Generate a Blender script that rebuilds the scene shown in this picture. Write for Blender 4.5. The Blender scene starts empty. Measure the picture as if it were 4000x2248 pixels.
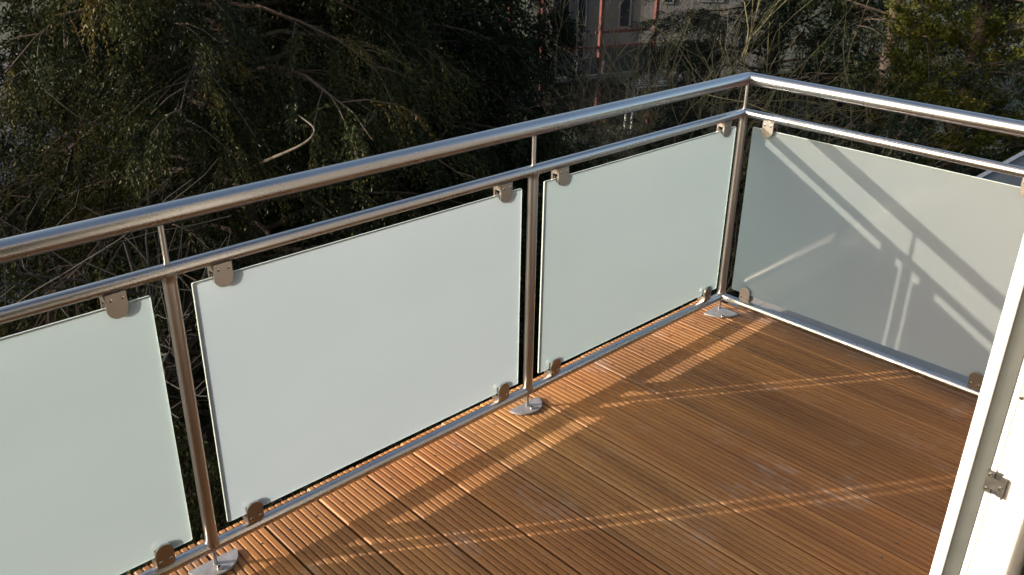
import bpy, bmesh, math
import numpy as np
from mathutils import Vector, Matrix

scene = bpy.context.scene
col = scene.collection
RNG = np.random.default_rng(7)

# ------------------------------------------------------------------ camera, sky, sun, exposure
CAM = Vector((-3.0313, -1.8615, 1.6844))
YAW, PITCH, ROLL, FPX = 0.7642, -0.4336, 0.0169, 3445.06 / 4000.0
cf = Vector((math.sin(YAW) * math.cos(PITCH), math.cos(YAW) * math.cos(PITCH), math.sin(PITCH)))
cr0 = Vector((math.cos(YAW), -math.sin(YAW), 0.0))
cu0 = cr0.cross(cf)
cr = cr0 * math.cos(ROLL) + cu0 * math.sin(ROLL)
cu = -cr0 * math.sin(ROLL) + cu0 * math.cos(ROLL)
cam_data = bpy.data.cameras.new('camera')
cam_data.sensor_width = 36.0
cam_data.lens = 36.0 * FPX
cam_data.clip_start = 0.02
cam_data.clip_end = 600.0
cam_data.dof.use_dof = True
cam_data.dof.focus_distance = 2.7
cam_data.dof.aperture_fstop = 10.0
cam = bpy.data.objects.new('camera', cam_data)
col.objects.link(cam)
M = Matrix.Identity(4)
for i in range(3):
    M[i][0], M[i][1], M[i][2], M[i][3] = cr[i], cu[i], -cf[i], CAM[i]
cam.matrix_world = M
scene.camera = cam

SUN_TRAVEL = Vector((1.56, -1.0, -0.54)).normalized()
SUN_AZ = math.atan2(-SUN_TRAVEL.x, -SUN_TRAVEL.y)          # clockwise from +Y
SUN_EL = math.asin(-SUN_TRAVEL.z)
world = bpy.data.worlds.new('World')
scene.world = world
world.use_nodes = True
wt = world.node_tree
sky = wt.nodes.new('ShaderNodeTexSky')
sky.sky_type = 'NISHITA'
sky.sun_disc = False
sky.sun_elevation = SUN_EL
sky.sun_rotation = SUN_AZ
sky.dust_density = 3.5        # hazy, whitish winter sky
sky.ozone_density = 0.4
wt.links.new(sky.outputs[0], wt.nodes['Background'].inputs[0])
wt.nodes['Background'].inputs[1].default_value = 0.15
sd = bpy.data.lights.new('sun', 'SUN')
sd.energy = 4.4
sd.angle = math.radians(0.50)
sd.color = (1.0, 0.92, 0.80)
sun = bpy.data.objects.new('sun', sd)
col.objects.link(sun)
sun.rotation_euler = SUN_TRAVEL.to_track_quat('-Z', 'Y').to_euler()

vs = scene.view_settings
vs.view_transform = 'Standard'
vs.look = 'None'
vs.gamma = 1.0
vs.use_curve_mapping = False
vs.exposure = 0.98
scene.cycles.max_bounces = 10
scene.cycles.diffuse_bounces = 3
scene.cycles.glossy_bounces = 4
scene.cycles.transmission_bounces = 6
scene.cycles.transparent_max_bounces = 12
scene.cycles.sample_clamp_indirect = 6.0

GROUND = -6.5


# ------------------------------------------------------------------ helpers
def tag(o, label=None, cat=None, group=None, kind=None):
    if label: o['label'] = label
    if cat: o['category'] = cat
    if group: o['group'] = group
    if kind: o['kind'] = kind
    return o


def empty(name, loc=(0, 0, 0), label=None, cat=None, group=None):
    o = bpy.data.objects.new(name, None)
    o.empty_display_size = 0.1
    col.objects.link(o)
    o.location = loc
    return tag(o, label, cat, group)


def link(name, me, mat=None, parent=None, loc=(0, 0, 0), rot=(0, 0, 0)):
    o = bpy.data.objects.new(name, me)
    col.objects.link(o)
    if mat is not None and not me.materials:
        for m in (mat if isinstance(mat, (list, tuple)) else [mat]):
            me.materials.append(m)
    o.parent = parent
    o.location = loc
    o.rotation_euler = rot
    return o


def from_bm(name, bm, smooth=None):
    bmesh.ops.recalc_face_normals(bm, faces=bm.faces)
    me = bpy.data.meshes.new(name)
    bm.to_mesh(me)
    bm.free()
    if smooth is not None:
        for p in me.polygons: p.use_smooth = True
        me.set_sharp_from_angle(angle=math.radians(smooth))
    return me


def add_box(bm, lo, hi, mat=0):
    x0, y0, z0 = lo
    x1, y1, z1 = hi
    v = [bm.verts.new(p) for p in ((x0, y0, z0), (x1, y0, z0), (x1, y1, z0), (x0, y1, z0),
                                   (x0, y0, z1), (x1, y0, z1), (x1, y1, z1), (x0, y1, z1))]
    for f in ((3, 2, 1, 0), (4, 5, 6, 7), (0, 1, 5, 4), (1, 2, 6, 5), (2, 3, 7, 6), (3, 0, 4, 7)):
        fc = bm.faces.new([v[i] for i in f])
        fc.material_index = mat


def box_mesh(name, lo, hi, bevel=0.0, seg=1):
    bm = bmesh.new()
    add_box(bm, lo, hi)
    if bevel:
        bmesh.ops.bevel(bm, geom=list(bm.edges), offset=bevel, segments=seg, affect='EDGES')
    return from_bm(name, bm)


def rings_mesh(name, rings, cap=True, smooth=40):
    """tube from rings of equal vertex count"""
    bm = bmesh.new()
    rv = [[bm.verts.new(p) for p in r] for r in rings]
    n = len(rv[0])
    for a, b in zip(rv[:-1], rv[1:]):
        for i in range(n):
            bm.faces.new((a[i], a[(i + 1) % n], b[(i + 1) % n], b[i]))
    if cap:
        bm.faces.new(rv[0][::-1])
        bm.faces.new(rv[-1])
    return from_bm(name, bm, smooth)


def vcyl(name, r, z0, z1, seg=20, bev=0.0):
    rs = []
    prof = [(r, z0), (r, z1)] if not bev else [(r - bev, z0), (r, z0 + bev), (r, z1 - bev), (r - bev, z1)]
    for rr, z in prof:
        rs.append([(rr * math.cos(2 * math.pi * i / seg), rr * math.sin(2 * math.pi * i / seg), z) for i in range(seg)])
    return rings_mesh(name, rs)


def prism(name, pts, z0, z1, bevel=0.0, smooth=30):
    bm = bmesh.new()
    vb = [bm.verts.new((x, y, z0)) for x, y in pts]
    f = bm.faces.new(vb)
    r = bmesh.ops.extrude_face_region(bm, geom=[f])
    tv = [g for g in r['geom'] if isinstance(g, bmesh.types.BMVert)]
    bmesh.ops.translate(bm, vec=(0, 0, z1 - z0), verts=tv)
    if bevel:
        bm.normal_update()
        ed = [e for e in bm.edges if len(e.link_faces) == 2 and e.calc_face_angle(0) > 1.0]
        bmesh.ops.bevel(bm, geom=ed, offset=bevel, segments=2, affect='EDGES')
    return from_bm(name, bm, smooth)


def fast_mesh(name, V, F, tint=None):
    """V (n,3) float, F (m,k) int, tint per-vertex value 0..1 pairs"""
    me = bpy.data.meshes.new(name)
    n, (m, k) = len(V), F.shape
    me.vertices.add(n)
    me.vertices.foreach_set('co', np.asarray(V, np.float32).ravel())
    me.loops.add(m * k)
    me.loops.foreach_set('vertex_index', np.asarray(F, np.int32).ravel())
    me.polygons.add(m)
    me.polygons.foreach_set('loop_start', np.arange(0, m * k, k, dtype=np.int32))
    me.update(calc_edges=True)
    me.validate()
    if tint is not None:
        a = me.attributes.new('tint', 'FLOAT', 'POINT')
        a.data.foreach_set('value', np.asarray(tint, np.float32))
    return me


# ------------------------------------------------------------------ materials
def new_mat(name):
    m = bpy.data.materials.new(name)
    m.use_nodes = True
    nt = m.node_tree
    for n in list(nt.nodes): nt.nodes.remove(n)
    out = nt.nodes.new('ShaderNodeOutputMaterial')
    return m, nt, out


def N(nt, kind, **kw):
    n = nt.nodes.new(kind)
    for k, v in kw.items():
        if k in n.inputs.keys(): n.inputs[k].default_value = v
        else: setattr(n, k, v)
    return n


def coords(nt, scale=(1, 1, 1), kind='Object'):
    tc = nt.nodes.new('ShaderNodeTexCoord')
    mp = nt.nodes.new('ShaderNodeMapping')
    mp.inputs['Scale'].default_value = scale
    nt.links.new(tc.outputs[kind], mp.inputs['Vector'])
    return mp.outputs[0]


def world_coords(nt, scale=(1, 1, 1)):
    g = nt.nodes.new('ShaderNodeNewGeometry')
    mp = nt.nodes.new('ShaderNodeMapping')
    mp.inputs['Scale'].default_value = scale
    nt.links.new(g.outputs['Position'], mp.inputs['Vector'])
    return mp.outputs[0]


def noise(nt, vec, scale, detail=4, rough=0.55):
    n = N(nt, 'ShaderNodeTexNoise')
    n.inputs['Scale'].default_value = scale
    n.inputs['Detail'].default_value = detail
    n.inputs['Roughness'].default_value = rough
    nt.links.new(vec, n.inputs['Vector'])
    return n.outputs['Fac']


def ramp(nt, fac, stops):
    r = nt.nodes.new('ShaderNodeValToRGB')
    els = r.color_ramp.elements
    while len(els) > 1: els.remove(els[0])
    els[0].position, els[0].color = stops[0][0], (*stops[0][1], 1)
    for p, c in stops[1:]:
        e = els.new(p)
        e.color = (*c, 1)
    nt.links.new(fac, r.inputs[0])
    return r.outputs[0]


def mixc(nt, fac, a, b, mode='MIX'):
    m = nt.nodes.new('ShaderNodeMix')
    m.data_type = 'RGBA'
    m.blend_type = mode
    for s, v in ((m.inputs[0], fac), (m.inputs[6], a), (m.inputs[7], b)):
        if isinstance(v, bpy.types.NodeSocket): nt.links.new(v, s)
        elif isinstance(v, tuple): s.default_value = (*v, 1)
        else: s.default_value = v
    return m.outputs[2]


def math_n(nt, op, a, b=None):
    m = nt.nodes.new('ShaderNodeMath')
    m.operation = op
    for s, v in zip(m.inputs, (a, b)):
        if v is None: continue
        if isinstance(v, bpy.types.NodeSocket): nt.links.new(v, s)
        else: s.default_value = v
    return m.outputs[0]


def simple(name, c, rough=0.6, metal=0.0, var=0.15, scale=6.0, spec=0.5, bump=0.0, wc=False):
    m, nt, out = new_mat(name)
    b = N(nt, 'ShaderNodeBsdfPrincipled')
    v = world_coords(nt) if wc else coords(nt)
    f = noise(nt, v, scale, 5)
    lo = tuple(x * (1 - var) for x in c)
    hi = tuple(min(1, x * (1 + var)) for x in c)
    cc = ramp(nt, f, [(0.3, lo), (0.7, hi)])
    nt.links.new(cc, b.inputs['Base Color'])
    b.inputs['Roughness'].default_value = rough
    b.inputs['Metallic'].default_value = metal
    b.inputs['Specular IOR Level'].default_value = spec
    if bump:
        bp = N(nt, 'ShaderNodeBump')
        bp.inputs['Strength'].default_value = bump
        bp.inputs['Distance'].default_value = 0.01
        nt.links.new(noise(nt, v, scale * 8, 4), bp.inputs['Height'])
        nt.links.new(bp.outputs[0], b.inputs['Normal'])
    nt.links.new(b.outputs[0], out.inputs[0])
    return m


def wood_material():
    m, nt, out = new_mat('decking_wood')
    b = N(nt, 'ShaderNodeBsdfPrincipled')
    oi = nt.nodes.new('ShaderNodeObjectInfo')
    wc = world_coords(nt, (1, 1, 1))
    # grain along the board (Y), shifted per board
    add = nt.nodes.new('ShaderNodeVectorMath')
    add.operation = 'ADD'
    comb = nt.nodes.new('ShaderNodeCombineXYZ')
    nt.links.new(math_n(nt, 'MULTIPLY', oi.outputs['Random'], 40.0), comb.inputs[1])
    nt.links.new(math_n(nt, 'MULTIPLY', oi.outputs['Random'], 13.0), comb.inputs[2])
    nt.links.new(wc, add.inputs[0])
    nt.links.new(comb.outputs[0], add.inputs[1])
    mp = nt.nodes.new('ShaderNodeMapping')
    mp.inputs['Scale'].default_value = (60, 1.6, 20)
    nt.links.new(add.outputs[0], mp.inputs['Vector'])
    grain = noise(nt, mp.outputs[0], 1.0, 6, 0.6)
    mp2 = nt.nodes.new('ShaderNodeMapping')
    mp2.inputs['Scale'].default_value = (9, 1.1, 4)
    nt.links.new(add.outputs[0], mp2.inputs['Vector'])
    blot = noise(nt, mp2.outputs[0], 1.0, 3, 0.5)
    c1 = ramp(nt, grain, [(0.25, (0.190, 0.080, 0.028)), (0.5, (0.278, 0.130, 0.046)), (0.78, (0.345, 0.176, 0.068))])
    c2 = mixc(nt, 0.55, c1, ramp(nt, blot, [(0.3, (0.60, 0.56, 0.52)), (0.5, (0.92, 0.92, 0.92)), (0.7, (1.15, 1.14, 1.0))]), 'MULTIPLY')
    tone = ramp(nt, oi.outputs['Random'], [(0.0, (0.74, 0.70, 0.70)), (0.35, (0.98, 0.94, 0.90)), (0.6, (1.08, 0.97, 0.90)), (1.0, (1.16, 1.20, 1.18))])
    c3 = mixc(nt, 1.0, c2, tone, 'MULTIPLY')
    # dried pale water / mortar stains
    n1 = noise(nt, world_coords(nt, (3.2, 3.2, 1)), 1.0, 5, 0.6)
    n2 = noise(nt, world_coords(nt, (38, 9, 1)), 1.0, 3, 0.6)
    stain = math_n(nt, 'MULTIPLY', ramp(nt, n1, [(0.55, (0, 0, 0)), (0.68, (1, 1, 1))]), ramp(nt, n2, [(0.42, (0, 0, 0)), (0.66, (1, 1, 1))]))
    c4 = mixc(nt, math_n(nt, 'MULTIPLY', stain, 0.36), c3, (0.46, 0.43, 0.42))
    nt.links.new(c4, b.inputs['Base Color'])
    b.inputs['Specular IOR Level'].default_value = 0.35
    rr = ramp(nt, blot, [(0.3, (0.52,) * 3), (0.7, (0.68,) * 3)])
    nt.links.new(rr, b.inputs['Roughness'])
    bp = N(nt, 'ShaderNodeBump')
    bp.inputs['Strength'].default_value = 0.35
    bp.inputs['Distance'].default_value = 0.0012
    nt.links.new(grain, bp.inputs['Height'])
    nt.links.new(bp.outputs[0], b.inputs['Normal'])
    nt.links.new(b.outputs[0], out.inputs[0])
    return m


def steel_material(name, axis, rough=0.2, base=(0.455, 0.45, 0.45)):
    """brushed stainless steel, polishing lines along the axis"""
    m, nt, out = new_mat(name)
    b = N(nt, 'ShaderNodeBsdfPrincipled')
    sc = [220.0, 220.0, 220.0]
    if axis is not None: sc[axis] = 3.0
    v = coords(nt, tuple(sc))
    f = noise(nt, v, 1.0, 3, 0.6)
    big = noise(nt, coords(nt, (7, 7, 7)), 1.0, 4, 0.6)
    nt.links.new(ramp(nt, big, [(0.3, tuple(x * 0.93 for x in base)), (0.7, base)]), b.inputs['Base Color'])
    b.inputs['Metallic'].default_value = 1.0
    rr = math_n(nt, 'ADD', math_n(nt, 'MULTIPLY', f, 0.04), rough - 0.02)
    rr = math_n(nt, 'ADD', rr, math_n(nt, 'MULTIPLY', math_n(nt, 'SUBTRACT', big, 0.5), 0.10))
    nt.links.new(rr, b.inputs['Roughness'])
    bp = N(nt, 'ShaderNodeBump')
    bp.inputs['Strength'].default_value = 0.012
    bp.inputs['Distance'].default_value = 0.0006
    nt.links.new(f, bp.inputs['Height'])
    nt.links.new(bp.outputs[0], b.inputs['Normal'])
    nt.links.new(b.outputs[0], out.inputs[0])
    return m


def frosted_material():
    m, nt, out = new_mat('frosted_glass')
    tr = N(nt, 'ShaderNodeBsdfTranslucent', Color=(0.58, 0.66, 0.74, 1))
    di = N(nt, 'ShaderNodeBsdfDiffuse', Color=(0.70, 0.75, 0.71, 1))
    rf = N(nt, 'ShaderNodeBsdfRefraction', Color=(0.46, 0.50, 0.47, 1), Roughness=0.72, IOR=1.35)
    gl = N(nt, 'ShaderNodeBsdfGlossy', Color=(1, 1, 1, 1), Roughness=0.075)
    oi = nt.nodes.new('ShaderNodeObjectInfo')
    sm = noise(nt, coords(nt, (1.3, 1.0, 2.6)), 1.0, 5, 0.6)
    smear = ramp(nt, sm, [(0.3, (0.925, 0.93, 0.94)), (0.7, (1.0, 1.0, 1.0))])
    tc_ = mixc(nt, 1.0, mixc(nt, 1.0, (0.535, 0.612, 0.705), oi.outputs['Color'], 'MULTIPLY'), smear, 'MULTIPLY')
    nt.links.new(tc_, tr.inputs[0])
    nt.links.new(ramp(nt, noise(nt, coords(nt, (5, 5, 14)), 1.0, 4, 0.6), [(0.35, (0.06,) * 3), (0.7, (0.12,) * 3)]), gl.inputs['Roughness'])
    m1 = N(nt, 'ShaderNodeMixShader')
    m1.inputs[0].default_value = 0.235      # diffuse share of (translucent, diffuse)
    nt.links.new(tr.outputs[0], m1.inputs[1])
    nt.links.new(di.outputs[0], m1.inputs[2])
    m2 = N(nt, 'ShaderNodeMixShader')
    nt.links.new(oi.outputs['Alpha'], m2.inputs[0])      # rough see-through share
    nt.links.new(m1.outputs[0], m2.inputs[1])
    nt.links.new(rf.outputs[0], m2.inputs[2])
    fr = N(nt, 'ShaderNodeFresnel', IOR=1.5)
    m3 = N(nt, 'ShaderNodeMixShader')
    nt.links.new(fr.outputs[0], m3.inputs[0])
    nt.links.new(m2.outputs[0], m3.inputs[1])
    nt.links.new(gl.outputs[0], m3.inputs[2])
    nt.links.new(m3.outputs[0], out.inputs[0])
    return m


def clear_back_material():
    m, nt, out = new_mat('glass_outer_face')
    t = N(nt, 'ShaderNodeBsdfTransparent', Color=(0.92, 0.97, 0.95, 1))
    g = N(nt, 'ShaderNodeBsdfGlossy', Roughness=0.02)
    mx = N(nt, 'ShaderNodeMixShader')
    mx.inputs[0].default_value = 0.06
    nt.links.new(t.outputs[0], mx.inputs[1])
    nt.links.new(g.outputs[0], mx.inputs[2])
    nt.links.new(mx.outputs[0], out.inputs[0])
    return m


def foliage_material(name, stops, trans=0.25):
    m, nt, out = new_mat(name)
    at = N(nt, 'ShaderNodeAttribute', attribute_name='tint')
    c = ramp(nt, at.outputs['Fac'], stops)
    d = N(nt, 'ShaderNodeBsdfDiffuse')
    t = N(nt, 'ShaderNodeBsdfTranslucent')
    g = N(nt, 'ShaderNodeBsdfGlossy', Roughness=0.45, Color=(0.5, 0.5, 0.45, 1))
    nt.links.new(c, d.inputs[0])
    nt.links.new(c, t.inputs[0])
    m1 = N(nt, 'ShaderNodeMixShader')
    m1.inputs[0].default_value = trans
    nt.links.new(d.outputs[0], m1.inputs[1])
    nt.links.new(t.outputs[0], m1.inputs[2])
    m2 = N(nt, 'ShaderNodeMixShader')
    m2.inputs[0].default_value = 0.025
    nt.links.new(m1.outputs[0], m2.inputs[1])
    nt.links.new(g.outputs[0], m2.inputs[2])
    nt.links.new(m2.outputs[0], out.inputs[0])
    return m


MAT = dict(
    wood=wood_material(),
    steel_x=steel_material('brushed_steel_rail_x', 0, 0.28),
    steel_y=steel_material('brushed_steel_rail_y', 1, 0.28),
    steel_z=steel_material('brushed_steel_post', 2, 0.30),
    steel_f=steel_material('satin_steel_fitting', None, 0.34, (0.38, 0.35, 0.325)),
    bolt=steel_material('bright_steel_bolt', None, 0.18, (0.62, 0.61, 0.59)),
    hole=simple('socket_black', (0.015, 0.015, 0.015), 0.7),
    frosted=frosted_material(),
    clear=clear_back_material(),
    glass_edge=simple('polished_glass_edge', (0.44, 0.51, 0.48), 0.15, var=0.05),
    dark_metal=simple('deck_screw_dark', (0.05, 0.04, 0.035), 0.5),
    pvc=simple('white_pvc', (0.82, 0.81, 0.78), 0.32, var=0.015, scale=3),
    gasket=simple('grey_gasket_rubber', (0.060, 0.064, 0.060), 0.55, var=0.1, scale=20),
    black=simple('black_rubber', (0.018, 0.018, 0.02), 0.6),
    strike=simple('strike_plate_metal', (0.085, 0.08, 0.072), 0.45, metal=0.5, var=0.3, scale=60),
    zinc=simple('zinc_coated_plate', (0.33, 0.32, 0.325), 0.55, metal=0.6, var=0.2, scale=40),
    render=simple('house_wall_render', (0.23, 0.215, 0.20), 0.9, var=0.05, scale=3, bump=0.25),
    interior=simple('interior_plaster', (0.36, 0.34, 0.31), 0.9, var=0.03),
    parquet=simple('interior_floor', (0.26, 0.17, 0.10), 0.4, var=0.2),
    coping=simple('sheet_metal_coping', (0.27, 0.245, 0.22), 0.6, metal=0.1, var=0.08, scale=5),
    slab=simple('concrete_slab', (0.11, 0.11, 0.105), 0.9, var=0.2),
    bark=simple('conifer_bark', (0.075, 0.052, 0.036), 0.9, var=0.4, scale=14, bump=0.6),
    deadwood=simple('dead_branch_wood', (0.085, 0.07, 0.052), 0.85, var=0.35, scale=16, bump=0.4),
    bark_dark=simple('dark_bare_bark', (0.024, 0.020, 0.018), 0.9, var=0.4, scale=10),
    bark_olive=simple('olive_twig_bark', (0.145, 0.125, 0.055), 0.85, var=0.35, scale=5),
    bark_grey=simple('grey_brown_twig_bark', (0.125, 0.098, 0.070), 0.85, var=0.35, scale=5),
    grass=simple('garden_grass', (0.020, 0.026, 0.009), 0.95, var=0.6, scale=1.2, wc=True, bump=0.8),
    asphalt=simple('asphalt', (0.046, 0.046, 0.047), 0.85, var=0.12, scale=0.6, wc=True),
    facade=simple('grey_house_render', (0.082, 0.078, 0.074), 0.9, var=0.08, scale=0.6),
    plinth=simple('brown_house_plinth', (0.06, 0.05, 0.043), 0.9, var=0.12, scale=0.8),
    red=simple('red_painted_timber', (0.080, 0.015, 0.011), 0.55, var=0.25, scale=6),
    darkpane=simple('dark_window_glass', (0.02, 0.023, 0.028), 0.08, var=0.1, spec=0.6),
    darkboard=simple('dark_balcony_board', (0.030, 0.028, 0.025), 0.8, var=0.3),
    winframe=simple('grey_window_frame', (0.11, 0.11, 0.11), 0.5, var=0.08),
    whitepaint=simple('white_paint', (0.36, 0.36, 0.355), 0.5, var=0.06),
    terracotta=simple('terracotta_pot', (0.13, 0.06, 0.03), 0.8, var=0.2),
    tile=simple('red_roof_tile', (0.27, 0.085, 0.055), 0.8, var=0.3, scale=8),
    greyroof=simple('grey_roof_sheet', (0.055, 0.055, 0.058), 0.6, metal=0.1, var=0.12, scale=3),
    yew=foliage_material('yew_foliage', [(0.0, (0.006, 0.010, 0.004)), (0.5, (0.020, 0.026, 0.008)), (0.85, (0.046, 0.050, 0.014)), (1.0, (0.085, 0.064, 0.018))]),
    yew_dark=foliage_material('dark_conifer_foliage', [(0.0, (0.005, 0.010, 0.004)), (0.6, (0.015, 0.022, 0.008)), (1.0, (0.040, 0.045, 0.015))]),
    spruce=foliage_material('spruce_foliage', [(0.0, (0.009, 0.016, 0.011)), (0.6, (0.022, 0.031, 0.020)), (1.0, (0.050, 0.060, 0.038))]),
    cypress=foliage_material('golden_cypress_foliage', [(0.0, (0.024, 0.036, 0.006)), (0.5, (0.066, 0.075, 0.011)), (1.0, (0.140, 0.120, 0.018))]),
    shrub=foliage_material('low_shrub_foliage', [(0.0, (0.014, 0.030, 0.008)), (0.6, (0.045, 0.075, 0.018)), (1.0, (0.12, 0.14, 0.03))]),
)

# ================================================================== SETTING: ground, road, deck
gb = bmesh.new()
gn = 48
gv = [[gb.verts.new((-220 + 440 * i / gn, -220 + 440 * j / gn, GROUND)) for j in range(gn + 1)] for i in range(gn + 1)]
for i in range(gn):
    for j in range(gn):
        gb.faces.new((gv[i][j], gv[i + 1][j], gv[i + 1][j + 1], gv[i][j + 1]))
tag(link('ground', from_bm('ground', gb), MAT['grass']), kind='structure')

rb = bmesh.new()
rp = [(-40, 12.5), (4, 13.5), (11, 20), (9, 60), (-40, 60)]
rb.faces.new([rb.verts.new((x, y, GROUND + 0.02)) for x, y in rp])
tag(link('road', from_bm('road', rb), MAT['asphalt']), kind='structure')
kb = bmesh.new()
for (xa, ya), (xb, yb) in zip(rp[:3], rp[1:4]):
    d = Vector((xb - xa, yb - ya, 0))
    nrm = Vector((d.y, -d.x, 0)).normalized() * 0.12
    a, b2 = Vector((xa, ya, GROUND)), Vector((xb, yb, GROUND))
    q = [a, b2, b2 + nrm, a + nrm]
    lo = [kb.verts.new(p) for p in q]
    hi = [kb.verts.new(p + Vector((0, 0, 0.13))) for p in q]
    kb.faces.new(hi)
    for i in range(4):
        kb.faces.new((lo[i], lo[(i + 1) % 4], hi[(i + 1) % 4], hi[i]))
tag(link('kerb', from_bm('kerb', kb), MAT['facade']), kind='structure')

# ---- balcony slab and deck boards
PITCHX, GAP = 0.17553, 0.0064
Y_FRONT, Y_BACK = 0.127, -1.44
tag(link('balcony_slab', box_mesh('balcony_slab', (-5.2, -1.5, -0.30), (0.24, 0.085, -0.075)), MAT['slab']), kind='structure')

deck = empty('balcony_deck', (0, 0, 0))
tag(deck, kind='structure')


def plank_mesh(length):
    """one ribbed board, ribs along Y, width PITCHX-GAP, y from 0 to -length, top at z=0"""
    w = PITCHX - GAP
    n = 8
    p = w / n
    gw, dep, sh = 0.0042, 0.0046, 0.0026
    prof = []
    for i in range(n):
        x0 = i * p
        if i == 0: prof += [(0, -0.0045), (0.0035, 0.0)]
        else: prof += [(x0 + gw / 2, -dep), (x0 + gw / 2 + sh * 0.35, -0.0012), (x0 + gw / 2 + sh, 0.0)]
        x1 = x0 + p
        if i == n - 1: prof += [(x1 - 0.0035, 0.0), (x1, -0.0045)]
        else: prof += [(x1 - gw / 2 - sh, 0.0), (x1 - gw / 2 - sh * 0.35, -0.0012), (x1 - gw / 2, -dep)]
    bot = [(w, -0.025), (0, -0.025)]
    full = prof + bot
    k = len(full)
    bm = bmesh.new()
    rings = []
    for yy, drop in ((0.0, 0.004), (-0.004, 0.0), (-length + 0.004, 0.0), (-length, 0.004)):
        rings.append([bm.verts.new((x, yy, (z - drop) if i < len(prof) else z)) for i, (x, z) in enumerate(full)])
    for a, b in zip(rings[:-1], rings[1:]):
        for i in range(k):
            bm.faces.new((a[i], a[(i + 1) % k], b[(i + 1) % k], b[i]))
    bm.faces.new(rings[0])
    bm.faces.new(rings[-1][::-1])
    # sunk screws, two per joist
    for yy in (-0.131, -0.72, -1.33):
        for xx in (0.0425, 0.1300):
            ctr = bm.verts.new((xx, yy, 0.0004))
            rim = [bm.verts.new((xx + 0.0036 * math.cos(t), yy + 0.0036 * math.sin(t), 0.0006)) for t in np.linspace(0, 2 * math.pi, 7)[:-1]]
            for i in range(6):
                f = bm.faces.new((ctr, rim[i], rim[(i + 1) % 6]))
                f.material_index = 1
    return from_bm('plank', bm, 20)


pm = plank_mesh(Y_FRONT - Y_BACK)
pm.materials.append(MAT['wood'])
pm.materials.append(MAT['dark_metal'])
x_seam0 = -1.978
for k in range(-17, 12):
    xs = x_seam0 + PITCHX * k
    if k == 11:      # last board is ripped narrow at the side edge
        bmn = bmesh.new()
        bmn.from_mesh(pm)
        geo = list(bmn.verts) + list(bmn.edges) + list(bmn.faces)
        bmesh.ops.bisect_plane(bmn, geom=geo, plane_co=(0.122, 0, 0), plane_no=(1, 0, 0), clear_outer=True)
        bmesh.ops.holes_fill(bmn, edges=[e for e in bmn.edges if e.is_boundary])
        pn = from_bm('plank_narrow', bmn, 20)
        pn.materials.append(MAT['wood']); pn.materials.append(MAT['dark_metal'])
        me = pn
    else:
        me = pm
    dz = float(RNG.uniform(-0.0009, 0.0009))
    dy = float(RNG.uniform(-0.003, 0.003))
    o = link('plank', me, None, deck, (xs + GAP / 2, Y_FRONT + dy, dz))

# split narrow strip of board along the side edge
bmn = bmesh.new()
bmn.from_mesh(pm)
geo = list(bmn.verts) + list(bmn.edges) + list(bmn.faces)
bmesh.ops.bisect_plane(bmn, geom=geo, plane_co=(0.085, 0, 0), plane_no=(1, 0, 0), clear_outer=True)
geo = list(bmn.verts) + list(bmn.edges) + list(bmn.faces)
bmesh.ops.bisect_plane(bmn, geom=geo, plane_co=(0, -0.155, 0), plane_no=(0.35, 1, 0), clear_outer=True)
bmesh.ops.holes_fill(bmn, edges=[e for e in bmn.edges if e.is_boundary])
ps = from_bm('plank_strip', bmn, 20)
ps.materials.append(MAT['wood']); ps.materials.append(MAT['dark_metal'])
link('plank', ps, None, deck, (0.078, Y_FRONT - 0.004, -0.0035))

# side coping: pale folded sheet beyond the deck edge, with joints
cop = tag(empty('roof_edge_coping', (0.09, 0, 0)), 'pale sheet metal coping running along the deck edge outside the side railing', 'coping')
for y0, y1 in ((0.048, -0.056), (-0.058, -1.02), (-1.022, -1.498)):
    bm = bmesh.new()
    pts = [(-0.012, -0.070), (-0.012, -0.034), (-0.006, -0.030), (0.230, -0.036), (0.238, -0.042), (0.238, -0.17), (0.233, -0.17), (0.233, -0.070)]
    va = [bm.verts.new((x, y0, z)) for x, z in pts]
    vb = [bm.verts.new((x, y1, z)) for x, z in pts]
    for i in range(len(pts)):
        j = (i + 1) % len(pts)
        bm.faces.new((va[i], va[j], vb[j], vb[i]))
    bm.faces.new(va[::-1])
    bm.faces.new(vb)
    link('sheet', from_bm('sheet', bm), MAT['coping'], cop)

# ================================================================== RAILING
H1, H2, H3 = 1.0, 0.8665, 0.0698
R1, R2, RP = 0.02415, 0.01685, 0.0166
GT, GB_ = 0.8188, 0.1190
XM, XL = -1.1637, -2.3303
POSTS = [0.0, XM, XL, XL - 1.166, XL - 2.332]
Y_SIDE_POST = -1.19
rail = empty('balcony_railing', (0, 0, 0), 'brushed stainless steel balcony railing with frosted glass panels around the wooden deck', 'railing')


def mitre_tube(name, r, z, axis, far, mat, seg=28):
    """tube from the mitred corner at the origin along -X (axis 0) or -Y (axis 1) to coordinate far"""
    ra, rbk = [], []
    for i in range(seg):
        a = 2 * math.pi * i / seg
        c, s = r * math.cos(a), r * math.sin(a)
        if axis == 0:
            ra.append((c, c, z + s)); rbk.append((far, c, z + s))
        else:
            ra.append((c, c, z + s)); rbk.append((c, far, z + s))
    bm = bmesh.new()
    A = [bm.verts.new(p) for p in ra]
    B = [bm.verts.new(p) for p in rbk]
    for i in range(seg):
        bm.faces.new((A[i], A[(i + 1) % seg], B[(i + 1) % seg], B[i]))
    bm.faces.new(B[::-1])
    return link(name, from_bm(name, bm, 40), mat, rail)


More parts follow.
